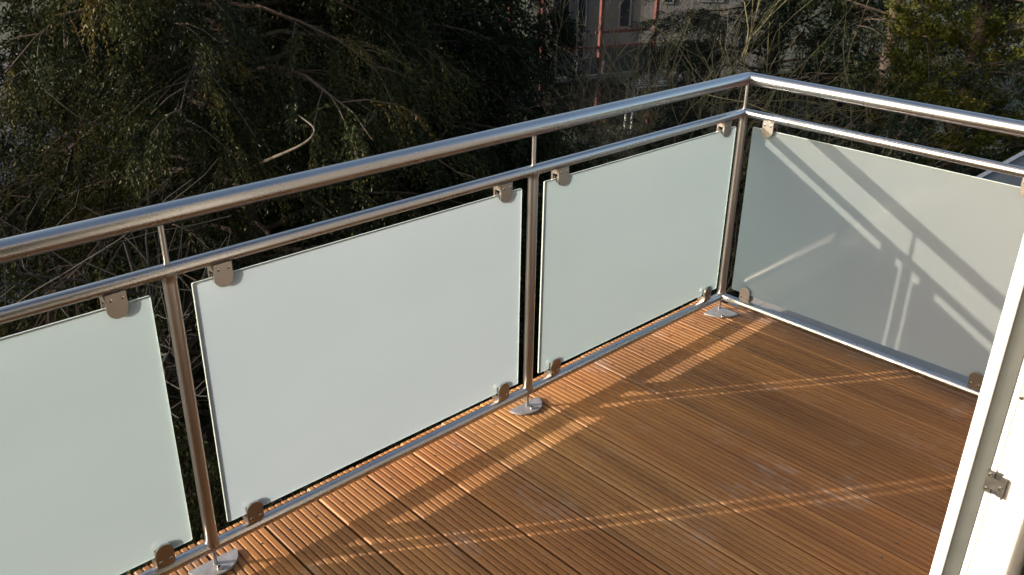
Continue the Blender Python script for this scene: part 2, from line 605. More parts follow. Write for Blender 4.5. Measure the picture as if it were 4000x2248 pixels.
mitre_tube('handrail', R1, H1, 0, -4.9, MAT['steel_x'])
mitre_tube('handrail', R1, H1, 1, -1.475, MAT['steel_y'])
mitre_tube('mid_rail', R2, H2, 0, -4.9, MAT['steel_x'])
mitre_tube('mid_rail', R2, H2, 1, -1.475, MAT['steel_y'])
mitre_tube('bottom_rail', R2, H3, 0, -4.9, MAT['steel_x'])
mitre_tube('bottom_rail', R2, H3, 1, -1.475, MAT['steel_y'])


def weld_collar(name, r0, r1, z0, z1):
    rs = []
    for t in (0, 0.35, 0.7, 1.0):
        rr = r0 + (r1 - r0) * (1 - (1 - t) ** 2)
        z = z0 + (z1 - z0) * t
        rs.append([(rr * math.cos(2 * math.pi * i / 20), rr * math.sin(2 * math.pi * i / 20), z) for i in range(20)])
    return rings_mesh(name, rs, cap=False)


def post_mesh():
    rs = []
    for r, z in ((RP + 0.004, H3 + 0.006), (RP + 0.0022, H3 + 0.0155), (RP + 0.0006, H3 + 0.022), (RP, H3 + 0.030), (RP, H2 - 0.030), (RP + 0.0006, H2 - 0.022), (RP + 0.0022, H2 - 0.0155), (RP + 0.004, H2 - 0.006)):
        rs.append([(r * math.cos(2 * math.pi * i / 28), r * math.sin(2 * math.pi * i / 28), z) for i in range(28)])
    return rings_mesh('post', rs)


pmesh = post_mesh()
pmesh.materials.append(MAT['steel_z'])
up_pin = vcyl('spindle', 0.0068, H2 + 0.010, H1 - 0.015, 16)
up_pin.materials.append(MAT['steel_z'])
lo_pin = vcyl('foot_pin', 0.0058, 0.004, H3 - 0.010, 16)
lo_pin.materials.append(MAT['steel_z'])


def half_plate():
    pts = []
    for i in range(33):
        a = math.pi + math.pi * i / 32
        pts.append((0.0685 * math.cos(a), 0.020 + 0.066 * math.sin(a)))
    return prism('foot_plate', pts, 0.0010, 0.0085, 0.0012)


def corner_plate():
    # rounded sector: square corner outward, arc towards the deck
    ctrl = [(0.020, 0.020)]
    R = 0.108
    for i in range(25):
        a = math.radians(180 + 90 * i / 24)
        ctrl.append((0.020 + R * math.cos(a), 0.020 + R * math.sin(a)))
    pts = []
    n = len(ctrl)
    for i in range(n):
        p0, p1, p2 = Vector(ctrl[i - 1]), Vector(ctrl[i]), Vector(ctrl[(i + 1) % n])
        if (p0 - p1).angle(p2 - p1) < 2.3:
            r = 0.016
            a = p1 + (p0 - p1).normalized() * min(r, (p0 - p1).length * 0.5)
            b = p1 + (p2 - p1).normalized() * min(r, (p2 - p1).length * 0.5)
            for t in (0, .25, .5, .75, 1):
                q = a.lerp(p1, t).lerp(p1.lerp(b, t), t)
                pts.append((q.x, q.y))
        else:
            pts.append((p1.x, p1.y))
    return prism('foot_plate', pts, 0.0010, 0.0085, 0.0012)


hp, cp = half_plate(), corner_plate()
for me in (hp, cp): me.materials.append(MAT['zinc'])


def screw_mesh(name, r, h):
    """button-head screw with a dark hexagon socket, axis +Z, base at 0"""
    bm = bmesh.new()
    seg = 18
    prof = [(r, 0), (r, h * 0.35), (r * 0.86, h * 0.8), (r * 0.55, h), (r * 0.5, h)]
    rings = [[bm.verts.new((q * math.cos(2 * math.pi * i / seg), q * math.sin(2 * math.pi * i / seg), z)) for i in range(seg)] for q, z in prof]
    for a, b in zip(rings[:-1], rings[1:]):
        for i in range(seg):
            bm.faces.new((a[i], a[(i + 1) % seg], b[(i + 1) % seg], b[i]))
    c = bm.verts.new((0, 0, h * 0.35))
    for i in range(seg):
        f = bm.faces.new((rings[-1][i], rings[-1][(i + 1) % seg], c))
        f.material_index = 1
    me = from_bm(name, bm, 35)
    me.materials.append(MAT['bolt'])
    me.materials.append(MAT['hole'])
    return me


plate_bolt = screw_mesh('bolt', 0.0085, 0.0075)
clamp_screw = screw_mesh('screw', 0.0048, 0.0022)
for x in POSTS:
    link('post', pmesh, None, rail, (x, 0, 0))
    link('spindle', up_pin, None, rail, (x, 0, 0))
    link('foot_pin', lo_pin, None, rail, (x, 0, 0))
    pl = link('foot_plate', cp if x == 0 else hp, None, rail, (x, 0, 0))
    b = link('bolt', plate_bolt, None, pl, (-0.060, -0.058, 0.0085) if x == 0 else (0.0, -0.025, 0.0085))
for nm, me in (('post', pmesh), ('spindle', up_pin), ('foot_pin', lo_pin)):
    link(nm, me, None, rail, (0, Y_SIDE_POST, 0))
spl = link('foot_plate', hp, None, rail, (0, Y_SIDE_POST, 0), (0, 0, -math.pi / 2))
link('bolt', plate_bolt, None, spl, (0.0, -0.025, 0.0085))


# glass panels: slab 9 mm thick, inner face frosted, outer face clear
def panel_mesh(w):
    """panel in local XZ, x 0..w, inner face at y=-0.0045"""
    t = 0.0032
    z0, z1, ch = GB_, GT, 0.0011
    bm = bmesh.new()
    def ring(y, ins):
        r = 0.004
        pts = []
        for cx, cz, a0 in ((ins + r, z0 + ins + r, 180), (w - ins - r, z0 + ins + r, 270), (w - ins - r, z1 - ins - r, 0), (ins + r, z1 - ins - r, 90)):
            for k in range(4):
                a = math.radians(a0 + 30 * k)
                pts.append(bm.verts.new((cx + r * math.cos(a), y, cz + r * math.sin(a))))
        return pts
    rs = [ring(-t, ch), ring(-t + ch, 0), ring(t - ch, 0), ring(t, ch)]
    n = len(rs[0])
    f = bm.faces.new(rs[0]); f.material_index = 0
    f = bm.faces.new(rs[-1][::-1]); f.material_index = 1
    for a, b in zip(rs[:-1], rs[1:]):
        for i in range(n):
            f = bm.faces.new((a[i], b[i], b[(i + 1) % n], a[(i + 1) % n]))
            f.material_index = 2
    me = from_bm('glass_panel', bm)
    for m in ('frosted', 'clear', 'glass_edge'): me.materials.append(MAT[m])
    return me


GP = 0.0490
panel_front = panel_mesh(1.166 - 2 * GP)
panel_side = panel_mesh(-Y_SIDE_POST - 2 * GP)
glabels = ['frosted glass panel between corner post and middle post', 'frosted glass panel between the middle post and the near post', 'frosted glass panel left of the near post']
for i in range(4):
    g = link('glass_panel', panel_front, None, rail, (POSTS[i + 1] + GP, 0, 0))
    g.color = ((0.95, 1.0, 0.965, 0.5), (1.03, 1.03, 1.05, 0.47), (0.95, 0.99, 0.955, 0.5), (1, 1, 1, 0.5))[i]
    if i < 3: g['label'] = glabels[i]
g = link('glass_panel', panel_side, None, rail, (0, -GP, 0), (0, 0, -math.pi / 2))
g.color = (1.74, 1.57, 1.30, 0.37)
g['label'] = 'frosted glass panel of the side railing, shadowed by the rails'


def clamp_mesh(up):
    """tongue clamp, local: x across, y depth (deck side -y), z; hangs from rail above (up) or stands on rail below"""
    bm = bmesh.new()
    w, h = 0.0235, 0.0615

    def tongue(y0, y1):
        pts = [(-w, 0.0), (w, 0.0)]
        for i in range(17):
            a = math.pi * i / 16
            pts.append((w * math.cos(a), h - w + w * math.sin(a)))
        a_ = [bm.verts.new((x, y0, z)) for x, z in pts]
        b_ = [bm.verts.new((x, y1, z)) for x, z in pts]
        fs = [bm.faces.new(a_), bm.faces.new(b_[::-1])]
        for i in range(len(pts)):
            j = (i + 1) % len(pts)
            bm.faces.new((a_[i], b_[i], b_[j], a_[j]))
        ed = [e for f in fs for e in f.edges]
        bmesh.ops.bevel(bm, geom=ed, offset=0.0009, segments=2, affect='EDGES')
    tongue(-0.0175, -0.0095)
    tongue(0.0095, 0.0175)
    add_box(bm, (-w + 0.0004, -0.0096, 0.0004), (w - 0.0004, 0.0096, 0.0205))       # root block
    add_box(bm, (-w + 0.002, -0.0085, -0.012), (w - 0.002, 0.0085, 0.001))         # saddle on the tube
    # dark rubber pads gripping the glass
    n0 = len(bm.faces)
    add_box(bm, (-w + 0.003, -0.0098, 0.028), (w - 0.003, -0.0033, h - 0.014), 1)
    add_box(bm, (-w + 0.003, 0.0033, 0.028), (w - 0.003, 0.0098, h - 0.014), 1)
    if up:
        bmesh.ops.scale(bm, vec=(1, 1, -1), verts=bm.verts)
    me = from_bm('glass_clamp', bm, 30)
    me.materials.append(MAT['steel_f'])
    me.materials.append(MAT['black'])
    return me


clamp_top, clamp_bot = clamp_mesh(True), clamp_mesh(False)


def put_clamp(x, y, rz, top):
    c = link('glass_clamp', clamp_top if top else clamp_bot, None, rail, (x, y, 0.8545 if top else 0.0935), (0, 0, rz))
    sz = -0.0145 if top else 0.0145
    for sx in (-0.0130, 0.0130):
        link('screw', clamp_screw, None, c, (sx, -0.0173, sz), (math.pi / 2, 0, 0))


for i in range(4):
    xr, xl = POSTS[i], POSTS[i + 1]
    for x in (xr - 0.128, xl + 0.122):
        put_clamp(x, 0, 0, True)
        put_clamp(x, 0, 0, False)
for y in (-0.122, Y_SIDE_POST + 0.130):
    put_clamp(0, y, -math.pi / 2, True)
    put_clamp(0, y, -math.pi / 2, False)

# ================================================================== DOOR FRAME AND HOUSE
XJ, YJ = -1.632, -1.50
ZD0, ZD1 = -0.02, 2.25
jamb = empty('balcony_door_frame', (XJ, YJ, ZD0), 'sunlit white plastic door frame post with grey seal and steel strike plate', 'door frame')
# plan profile (x to the right/into the wall, y towards the room is negative), local to XJ, YJ
prof = [(0.0, 0.0), (-0.0015, -0.0015), (-0.0015, -0.0170), (0.0, -0.0187), (0.0085, -0.0190), (0.0085, -0.0462), (0.0010, -0.0466),
        (0.0005, -0.0545), (0.0040, -0.0548), (0.0040, -0.0580), (0.0005, -0.0583), (0.0, -0.1085), (0.0012, -0.1110), (0.0045, -0.1135), (0.012, -0.1150), (0.110, -0.1150), (0.110, 0.0)]
link('frame_profile', prism('frame_profile', [(x, y) for x, y in prof], 0, ZD1 - ZD0), MAT['pvc'], jamb)
link('seal', prism('seal', [(0.0012, -0.0192), (0.0042, -0.0235), (0.0052, -0.0330), (0.0040, -0.0425), (0.0018, -0.0448), (0.0082, -0.0460), (0.0082, -0.0192)], 0, ZD1 - ZD0), MAT['gasket'], jamb)

# strike plate
ZS = 0.0


def pix_ray(u, v):
    d = cf + cr * ((u - 2000) / 3445.06) - cu * ((v - 1124) / 3445.06)
    return d


def on_plane(u, v, ax, val):
    d = pix_ray(u, v)
    t = (val - CAM[ax]) / d[ax]
    return CAM + d * t


sp_c = on_plane(3889, 1890, 0, XJ - 0.0005)
strike = bmesh.new()
# E-shaped plate in local (y,z): cut from boxes butted end to end
def sb(y0, y1, z0, z1, x0=-0.0030, x1=0.0):
    add_box(strike, (x0, y0, z0), (x1, y1, z1))
sb(0.004, 0.016, -0.021, 0.021)
sb(-0.006, 0.004, -0.012, 0.010)
sb(-0.014, -0.006, -0.021, 0.017)
sb(-0.0165, -0.014, -0.021, 0.017, -0.008, 0.0)
sb(-0.006, 0.004, 0.0205, 0.023, -0.004, 0.0)
sm = from_bm('strike_plate', strike)
so = link('strike_plate', sm, MAT['strike'], jamb, (sp_c.x - XJ, sp_c.y - YJ, sp_c.z - ZD0))
sscrew = screw_mesh('screw', 0.0042, 0.002)
for yy, zz in ((0.010, 0.014), (0.010, -0.014), (-0.0100, -0.004)):
    link('screw', sscrew, None, so, (-0.0030, yy, zz), (0, -math.pi / 2, 0))
rc = bmesh.new()
add_box(rc, (-0.0006, -0.006, 0.010), (0.0, 0.004, 0.020))
add_box(rc, (-0.0006, -0.006, -0.021), (0.0, 0.004, -0.012))
link('bolt_slot', from_bm('bolt_slot', rc), MAT['black'], so)
fs = on_plane(3992, 1555, 0, XJ)
link('frame_screw', sscrew, None, jamb, (-0.0002, fs.y - YJ, fs.z - ZD0), (0, -math.pi / 2, 0))

house = empty('house_wall', (-1.3, -1.5, 0), 'rendered house wall with wide balcony door opening behind the deck', 'wall')
hw = bmesh.new()
add_box(hw, (XJ + 0.112, -1.62, -6.5), (0.235, -1.497, 3.4))
add_box(hw, (-9.0, -1.62, -6.5), (-4.60, -1.497, 3.4))
add_box(hw, (-4.60, -1.62, 2.25), (XJ + 0.112, -1.497, 3.4))
add_box(hw, (-4.60, -1.62, -6.5), (XJ + 0.112, -1.502, -0.03))
o = link('render_wall', from_bm('render_wall', hw), MAT['render'])
o.parent = house
o.matrix_parent_inverse = Matrix.Translation((1.3, 1.5, 0))
rm = bmesh.new()
add_box(rm, (-4.75, -5.2, -0.03), (XJ + 0.15, -1.625, -0.01))      # floor
add_box(rm, (-4.75, -5.2, 2.45), (XJ + 0.15, -1.625, 2.5))
add_box(rm, (-4.75, -5.25, -0.03), (XJ + 0.15, -5.2, 2.5))
add_box(rm, (-4.80, -5.2, -0.03), (-4.75, -1.625, 2.5))
add_box(rm, (XJ + 0.15, -5.2, -0.03), (XJ + 0.20, -1.625, 2.5))
o = link('interior_wall', from_bm('interior_wall', rm), MAT['interior'])
o.parent = house
o.matrix_parent_inverse = Matrix.Translation((1.3, 1.5, 0))
# black strip beside the frame on the room side
o = link('reveal_trim', box_mesh('reveal_trim', (XJ + 0.100, -1.70, -0.009), (XJ + 0.149, -1.626, 2.44)), MAT['black'])
o.parent = house
o.matrix_parent_inverse = Matrix.Translation((1.3, 1.5, 0))


# ================================================================== VEGETATION
def polar(az, dist, z=GROUND):
    a = math.radians(az)
    return np.array([CAM.x + dist * math.sin(a), CAM.y + dist * math.cos(a), z])


def tube_mesh(name, paths, seg=5):
    """paths: list of (points (n,3), radii (n,)) -> one mesh of tapered tubes"""
    Vs, Fs = [], []
    base = 0
    for P, R in paths:
        P = np.asarray(P, float)
        n = len(P)
        T = np.gradient(P, axis=0)
        T /= np.linalg.norm(T, axis=1, keepdims=True) + 1e-9
        ref = np.array([0.0, 0, 1]) if abs(T[0][2]) < 0.8 else np.array([1.0, 0, 0])
        A = np.cross(T, ref)
        A /= np.linalg.norm(A, axis=1, keepdims=True) + 1e-9
        B = np.cross(T, A)
        ang = 2 * np.pi * np.arange(seg) / seg
        ring = P[:, None, :] + (A[:, None, :] * np.cos(ang)[None, :, None] + B[:, None, :] * np.sin(ang)[None, :, None]) * np.asarray(R)[:, None, None]
        Vs.append(ring.reshape(-1, 3))
        i = np.arange(n - 1)[:, None] * seg
        j = np.arange(seg)[None, :]
        j2 = (j + 1) % seg
        q = np.stack([i + j, i + j2, i + seg + j2, i + seg + j], -1).reshape(-1, 4) + base
        Fs.append(q)
        base += n * seg
    me = fast_mesh(name, np.concatenate(Vs), np.concatenate(Fs))
    me.polygons.foreach_set('use_smooth', np.ones(len(me.polygons), bool))
    return me


def leaf_strands(o, d, L, nleaf, ll, lw, droop, rng, tint, spread=0.75):
    """vectorised sprays: o,d (n,3), L (n,), returns V,F,tint"""
    n = len(o)
    s = (np.arange(nleaf)[None, :] + rng.uniform(0, 1, (n, nleaf))) / nleaf
    down = np.array([0, 0, -1.0])
    p = o[:, None, :] + d[:, None, :] * (s * L[:, None])[..., None] + down * ((s ** 2) * L[:, None] * droop)[..., None]
    tan = d[:, None, :] + down * (2 * s * droop)[..., None]
    tan /= np.linalg.norm(tan, axis=2, keepdims=True)
    rnd = rng.normal(0, 1, (n, nleaf, 3))
    side = np.cross(tan, rnd)
    side /= np.linalg.norm(side, axis=2, keepdims=True) + 1e-9
    ld = tan * (1 - spread * 0.5) + side * spread
    ld /= np.linalg.norm(ld, axis=2, keepdims=True)
    wd = np.cross(ld, rng.normal(0, 1, (n, nleaf, 3)))
    wd /= np.linalg.norm(wd, axis=2, keepdims=True) + 1e-9
    l = ll * rng.uniform(0.6, 1.3, (n, nleaf, 1)) * (1.1 - 0.5 * s[..., None])
    w = lw * rng.uniform(0.7, 1.3, (n, nleaf, 1))
    v0 = p
    v1 = p + ld * l * 0.45 + wd * w * 0.5
    v2 = p + ld * l
    v3 = p + ld * l * 0.45 - wd * w * 0.5
    V = np.stack([v0, v1, v2, v3], 2).reshape(-1, 3)
    F = np.arange(len(V)).reshape(-1, 4)
    t = np.clip(tint[:, None] + rng.normal(0, 0.10, (n, nleaf)) + 0.12 * (s - 0.5), 0, 1)
    return V, F, np.repeat(t.reshape(-1), 4)


def make_conifer(name, label, base, height, radius, mat, seed, limbs=80, sec=12, strands=12, leaves=12, ll=0.045, lw=0.012,
                 droop=0.9, zlo=0.08, shape='oval', slen=0.32, updir=0.0, group=None, tint_mu=0.4, lean=(0, 0), bark='bark', clump=False):
    rng = np.random.default_rng(seed)
    root = empty(name, tuple(base), label, 'tree', group)
    trunk_n = 14
    tz = np.linspace(0, height * 0.97, trunk_n)
    wob = np.cumsum(rng.normal(0, 0.03, (trunk_n, 2)), 0)
    tp = np.stack([wob[:, 0] + lean[0] * tz / height, wob[:, 1] + lean[1] * tz / height, tz], 1)
    r0 = 0.021 * height
    paths = [(tp, r0 * (1 - tz / height) ** 0.8 + 0.012)]
    O, D, LL, TT = [], [], [], []
    for i in range(limbs):
        u = zlo + (0.985 - zlo) * ((i + rng.uniform(0, 1)) / limbs)
        if shape == 'oval': prof = (math.sin(math.pi * min(1, (u * 0.93 + 0.07)) ** 0.8)) ** 0.6
        elif shape == 'cone': prof = (1 - u) ** 0.85 + 0.03
        else: prof = min(1.0, 3.2 * (1 - u)) ** 0.7
        az = i * 2.39996 + rng.normal(0, 0.4)
        R = radius * prof * rng.uniform(0.68, 1.12)
        hd = np.array([math.cos(az), math.sin(az), 0])
        k = 9
        t = np.linspace(0, 1, k)
        rise = rng.uniform(0.05, 0.35) + updir
        P = np.stack([np.interp(u * height, tz, tp[:, 0]) + hd[0] * R * t, np.interp(u * height, tz, tp[:, 1]) + hd[1] * R * t,
                      u * height + R * (rise * t - 0.55 * droop * 0.6 * t ** 2.2)], 1)
        P[1:] += np.cumsum(rng.normal(0, 0.025 * R, (k - 1, 3)), 0) * 0.6
        paths.append((P, (0.006 + 0.011 * R) * (1 - 0.88 * t)))
        ctint = rng.normal(tint_mu, 0.14)
        m = max(3, int(sec * (0.4 + 0.6 * prof)))
        for q in range(m):
            tt = rng.uniform(0.18, 1.0) ** 0.8
            b = np.array([np.interp(tt, t, P[:, c]) for c in range(3)])
            sgn = rng.choice([-1, 1])
            perp = np.array([-hd[1], hd[0], 0]) * sgn
            sd_ = hd * rng.uniform(0.35, 1.0) + perp * rng.uniform(0.2, 1.0) + np.array([0, 0, rng.uniform(-0.35, 0.25) + updir])
            sd_ /= np.linalg.norm(sd_)
            sl = R * rng.uniform(0.16, 0.42) * (1.15 - 0.5 * tt) + 0.12
            w = np.linspace(0, 1, 4)
            SP = b + sd_ * (w * sl)[:, None] + np.array([0, 0, -1]) * (w ** 2 * sl * 0.35 * droop)[:, None]
            if rng.uniform() < 0.6: paths.append((SP, 0.006 * (1 - 0.75 * w) + 0.0015))
            ns = strands
            ws = rng.uniform(0.35, 1.0, ns) if clump else rng.uniform(0.05, 1.0, ns)
            oo = b + sd_ * (ws * sl)[:, None] + np.array([0, 0, -1]) * (ws ** 2 * sl * 0.35 * droop)[:, None]
            dd = sd_ * rng.uniform(0.2, 0.9, (ns, 1)) + np.array([0, 0, -1]) * rng.uniform(0.05, 0.9, (ns, 1)) * droop + rng.normal(0, 0.26 if clump else 0.35, (ns, 3)) + np.array([0, 0, updir])
            dd /= np.linalg.norm(dd, axis=1, keepdims=True)
            O.append(oo); D.append(dd)
            LL.append(slen * rng.uniform(0.45, 1.25, ns))
            st = rng.normal(ctint, 0.20 if clump else 0.12) + (0.35 if rng.uniform() < 0.05 else 0)
            TT.append(np.full(ns, st) + rng.normal(0, 0.07, ns))
    O, D, LL, TT = np.concatenate(O), np.concatenate(D), np.concatenate(LL), np.concatenate(TT)
    V, F, T = leaf_strands(O, D, LL, leaves, ll, lw, droop * 0.5, rng, TT, 0.5 if clump else 0.75)
    cme = fast_mesh('crown', V, F, T)
    link('crown', cme, MAT[mat], root)
    link('trunk', tube_mesh('trunk', paths), MAT[bark], root)
    return root


def grow(rng, p, d, L, r, depth, paths, up=0.25, wig=0.16, kids=(3, 5), shrink=0.62, spread=0.75, tip=0.0016):
    k = 7 if depth > 0 else 4
    pts = [p.copy()]
    dd = d.copy()
    for i in range(k):
        dd = dd + rng.normal(0, wig, 3) + np.array([0, 0, up * 0.18])
        dd /= np.linalg.norm(dd)
        pts.append(pts[-1] + dd * L / k)
    pts = np.array(pts)
    rad = np.linspace(r, max(tip, r * 0.35), k + 1)
    paths.append((pts, rad))
    if depth <= 0: return
    n = rng.integers(kids[0], kids[1] + 1)
    for i in range(n):
        t = rng.uniform(0.25, 1.0)
        f = t * k
        i0 = min(k - 1, int(f))
        q = pts[i0] + (pts[i0 + 1] - pts[i0]) * (f - i0)
        td = pts[min(k, i0 + 1)] - pts[i0]
        td /= np.linalg.norm(td)
        nd = td + rng.normal(0, spread, 3)
        nd /= np.linalg.norm(nd)
        grow(rng, q, nd, L * shrink * rng.uniform(0.7, 1.2), max(tip, r * 0.55 * (1.2 - 0.5 * t)), depth - 1, paths, up, wig, kids, shrink, spread, tip)


def make_bare(name, label, base, stems, L, r, depth, mat, seed, spread_stem=0.35, group=None, cat='shrub', tip=0.0022, **kw):
    rng = np.random.default_rng(seed)
    root = empty(name, tuple(base), label, cat, group)
    paths = []
    for i in range(stems):
        a = rng.uniform(0, 2 * math.pi)
        d = np.array([math.cos(a) * spread_stem * rng.uniform(0.2, 1.2), math.sin(a) * spread_stem * rng.uniform(0.2, 1.2), 1.0])
        d /= np.linalg.norm(d)
        p = np.array([rng.normal(0, 0.25), rng.normal(0, 0.25), 0])
        sub = []
        grow(rng, p, d, L * rng.uniform(0.75, 1.15), r * rng.uniform(0.7, 1.2), depth, sub, tip=tip, **kw)
        paths += sub
    main = [q for q in paths if q[1][0] > r * 0.33]
    twig = [q for q in paths if q[1][0] <= r * 0.33]
    link('trunk', tube_mesh('trunk', main, 6), MAT[mat], root)
    if twig: link('twigs', tube_mesh('twigs', twig, 3), MAT[mat], root)
    return root


# --- the two big dark conifers on the left
make_conifer('yew_tree', 'big dark yew with hanging foliage filling the upper left', polar(25.2, 9.6), 9.4, 3.05, 'yew', 11, limbs=135, sec=21, strands=17, leaves=18,
             ll=0.052, lw=0.0155, droop=1.15, slen=0.40, tint_mu=0.45, clump=True)
make_conifer('yew_tree', 'darker dense yew next to the grey building', polar(35.6, 11.2), 9.6, 2.35, 'yew_dark', 23, limbs=125, sec=19, strands=15, leaves=16,
             ll=0.062, lw=0.020, droop=1.05, slen=0.40, tint_mu=0.42, clump=True)
make_conifer('pine_tree', 'dark conifer standing behind the big yew on the left', polar(21.5, 14.5), 8.8, 2.7, 'yew_dark', 25, limbs=100, sec=15, strands=11, leaves=11,
             ll=0.085, lw=0.030, droop=0.8, slen=0.42, tint_mu=0.40, clump=True)
make_conifer('pine_tree', 'dark conifer standing behind the gap between the two yews', polar(31.5, 15.5), 9.0, 3.0, 'yew_dark', 27, limbs=105, sec=15, strands=11, leaves=11,
             ll=0.090, lw=0.032, droop=0.8, slen=0.42, tint_mu=0.38, clump=True)
make_conifer('pine_tree', 'dark conifer standing behind the yew next to the grey building', polar(39.5, 16.5), 9.0, 2.3, 'yew_dark', 29, limbs=95, sec=14, strands=11, leaves=11,
             ll=0.090, lw=0.032, droop=0.8, slen=0.42, tint_mu=0.38, clump=True)
# --- unseen tall conifers added on the left to keep the garden in shade
def copy_tree(root, loc, rz):
    r = root.copy(); col.objects.link(r); r.location = loc; r.rotation_euler = (0, 0, rz)
    for ch in root.children:
        c = ch.copy(); col.objects.link(c); c.parent = r
    return r
tall = None
for i, (cc, dd) in enumerate(((5.6, 23), (8.6, 20), (11.8, 25), (15.2, 22), (19.5, 27), (24.0, 30), (28.5, 34))):
    loc = (-0.842 * dd + 0.54 * cc, 0.54 * dd + 0.842 * cc, GROUND)
    if tall is None:
        tall = make_conifer('spruce_tree', 'tall roadside spruce left of the picture, first from the balcony', loc, 13.2, 2.7, 'yew_dark', 201, limbs=90, sec=10, strands=8, leaves=7,
                            ll=0.20, lw=0.075, droop=0.6, slen=0.5, tint_mu=0.4, shape='col', group='unseen spruces added for shade')
    else:
        copy_tree(tall, loc, 1.3 * i)['label'] = 'unseen tall spruce added to shade the garden, %s from the balcony' % ('first', 'second', 'third', 'fourth', 'fifth', 'sixth', 'seventh')[i]
# --- right hand conifers
make_conifer('pine_tree', 'dark green pine standing behind the bare shrubs above the corner', polar(59.5, 18.5), 11.0, 2.6, 'spruce', 31, limbs=110, sec=15, strands=13, leaves=13,
             ll=0.075, lw=0.020, droop=0.55, slen=0.40, tint_mu=0.55, clump=True, group='conifers beyond the side railing')
make_conifer('pine_tree', 'shadowy dark pine to the left of the yellow green cypress', polar(66.5, 17.0), 11.0, 2.3, 'yew_dark', 37, limbs=100, sec=14, strands=12, leaves=13,
             ll=0.075, lw=0.020, droop=0.6, slen=0.40, tint_mu=0.40, clump=True, group='conifers beyond the side railing')
make_conifer('cypress_tree', 'yellow green cypress in the upper right', polar(71.0, 14.2), 9.6, 1.25, 'cypress', 41, limbs=110, sec=11, strands=10, leaves=10,
             ll=0.065, lw=0.028, droop=0.1, slen=0.26, tint_mu=0.42, shape='col', updir=0.45)
make_conifer('pine_tree', 'dark conifer at the right edge beside the cypress', polar(76.0, 13.5), 9.8, 1.75, 'spruce', 43, limbs=80, sec=11, strands=9, leaves=10,
             ll=0.06, lw=0.020, droop=0.4, slen=0.32, tint_mu=0.35, group='conifers beyond the side railing')
sl = ['young spruce seen between the rails just right of the corner post', 'young spruce seen between the rails left of the cypress', 'young spruce below the yellow green cypress', 'young spruce seen low at the right edge', 'young spruce below the grey building left of the corner post']
for i, (az, ds, h, r) in enumerate(((62.0, 10.6, 5.6, 1.55), (67.5, 11.4, 5.9, 1.55), (72.0, 10.2, 5.45, 1.4), (77.5, 10.6, 5.4, 1.4), (55.0, 13.2, 5.3, 1.7))):
    make_conifer('spruce_tree', sl[i], polar(az, ds), h, r, 'spruce', 60 + i, limbs=75, sec=10, strands=9, leaves=10, ll=0.055, lw=0.016,
                 droop=0.35, slen=0.26, tint_mu=0.40, shape='cone', updir=0.1, group='young spruces below the side railing')
# --- bare trees and shrubs
make_bare('bare_tree', 'dark leafless tree over the grey road at the left edge', polar(10.6, 9.4), 3, 4.6, 0.095, 4, 'bark_dark', 5, spread_stem=0.55, cat='tree', kids=(3, 5), up=0.1, spread=0.8, tip=0.003)
make_bare('bare_tree', 'low leafless tree below the rails at the left edge', polar(11.6, 8.3), 3, 2.2, 0.055, 4, 'bark_dark', 6, spread_stem=0.6, cat='tree', kids=(3, 5), up=0.05, spread=0.9, tip=0.003)
make_bare('bare_shrub', 'leafless brown shrub in front of the red balcony', polar(48.2, 17.0), 8, 3.1, 0.042, 3, 'bark_grey', 8, spread_stem=0.34, kids=(4, 6), up=0.45, spread=0.5, tip=0.0058, group='leafless shrubs')
make_bare('bare_shrub', 'leafless olive barked shrub right of the red balcony', polar(54.5, 14.0), 7, 4.5, 0.055, 3, 'bark_olive', 9, spread_stem=0.38, kids=(3, 5), up=0.4, spread=0.5, tip=0.0045, group='leafless shrubs')
make_bare('bare_shrub', 'leafless shrub with long arching branches above the corner post', polar(59.0, 12.0), 6, 4.5, 0.048, 3, 'bark_olive', 10, spread_stem=0.55, kids=(3, 5), up=0.25, spread=0.55, tip=0.0040, group='leafless shrubs')
make_bare('bare_shrub', 'leafless shrub with grey twigs above the side handrail', polar(63.5, 12.8), 6, 4.4, 0.046, 3, 'bark_grey', 12, spread_stem=0.6, kids=(3, 5), up=0.2, spread=0.6, tip=0.0040, group='leafless shrubs')


# --- dead pale branches in the big yew
def dead_branch(label, pix, dist, r0):
    pts = []
    for (u, v, dd) in pix:
        d = pix_ray(u, v)
        h = math.hypot(d.x, d.y)
        pts.append(np.array(CAM) + np.array(d) * ((dist + dd) / h))
    pts = np.array(pts)
    t = np.linspace(0, 1, len(pts))
    tt = np.linspace(0, 1, 22)
    P = np.stack([np.interp(tt, t, pts[:, c]) for c in range(3)], 1)
    for _ in range(3): P[1:-1] = (P[:-2] + 2 * P[1:-1] + P[2:]) / 4
    b0 = P[0].copy()
    root = empty('dead_branch', tuple(b0), label, 'branch')
    link('branch_wood', tube_mesh('branch_wood', [(P - b0, r0 * (1 - 0.72 * tt))], 8), MAT['deadwood'], root)


dead_branch('pale dead branch curved like a hook hanging in the big yew', [(960, 668, 1.3), (1010, 640, 0.7), (1060, 620, 0.15), (1100, 602, 0.05), (1170, 575, 0), (1222, 540, -0.05), (1234, 508, -0.05), (1218, 488, 0), (1190, 470, 0.2), (1165, 450, 0.6)], 6.95, 0.015)
dead_branch('straight pale stump of a dead branch right of the hooked one', [(1340, 590, 0.9), (1375, 548, 0.1), (1420, 500, 0), (1470, 445, 0.0), (1500, 405, 0.5)], 8.0, 0.026)

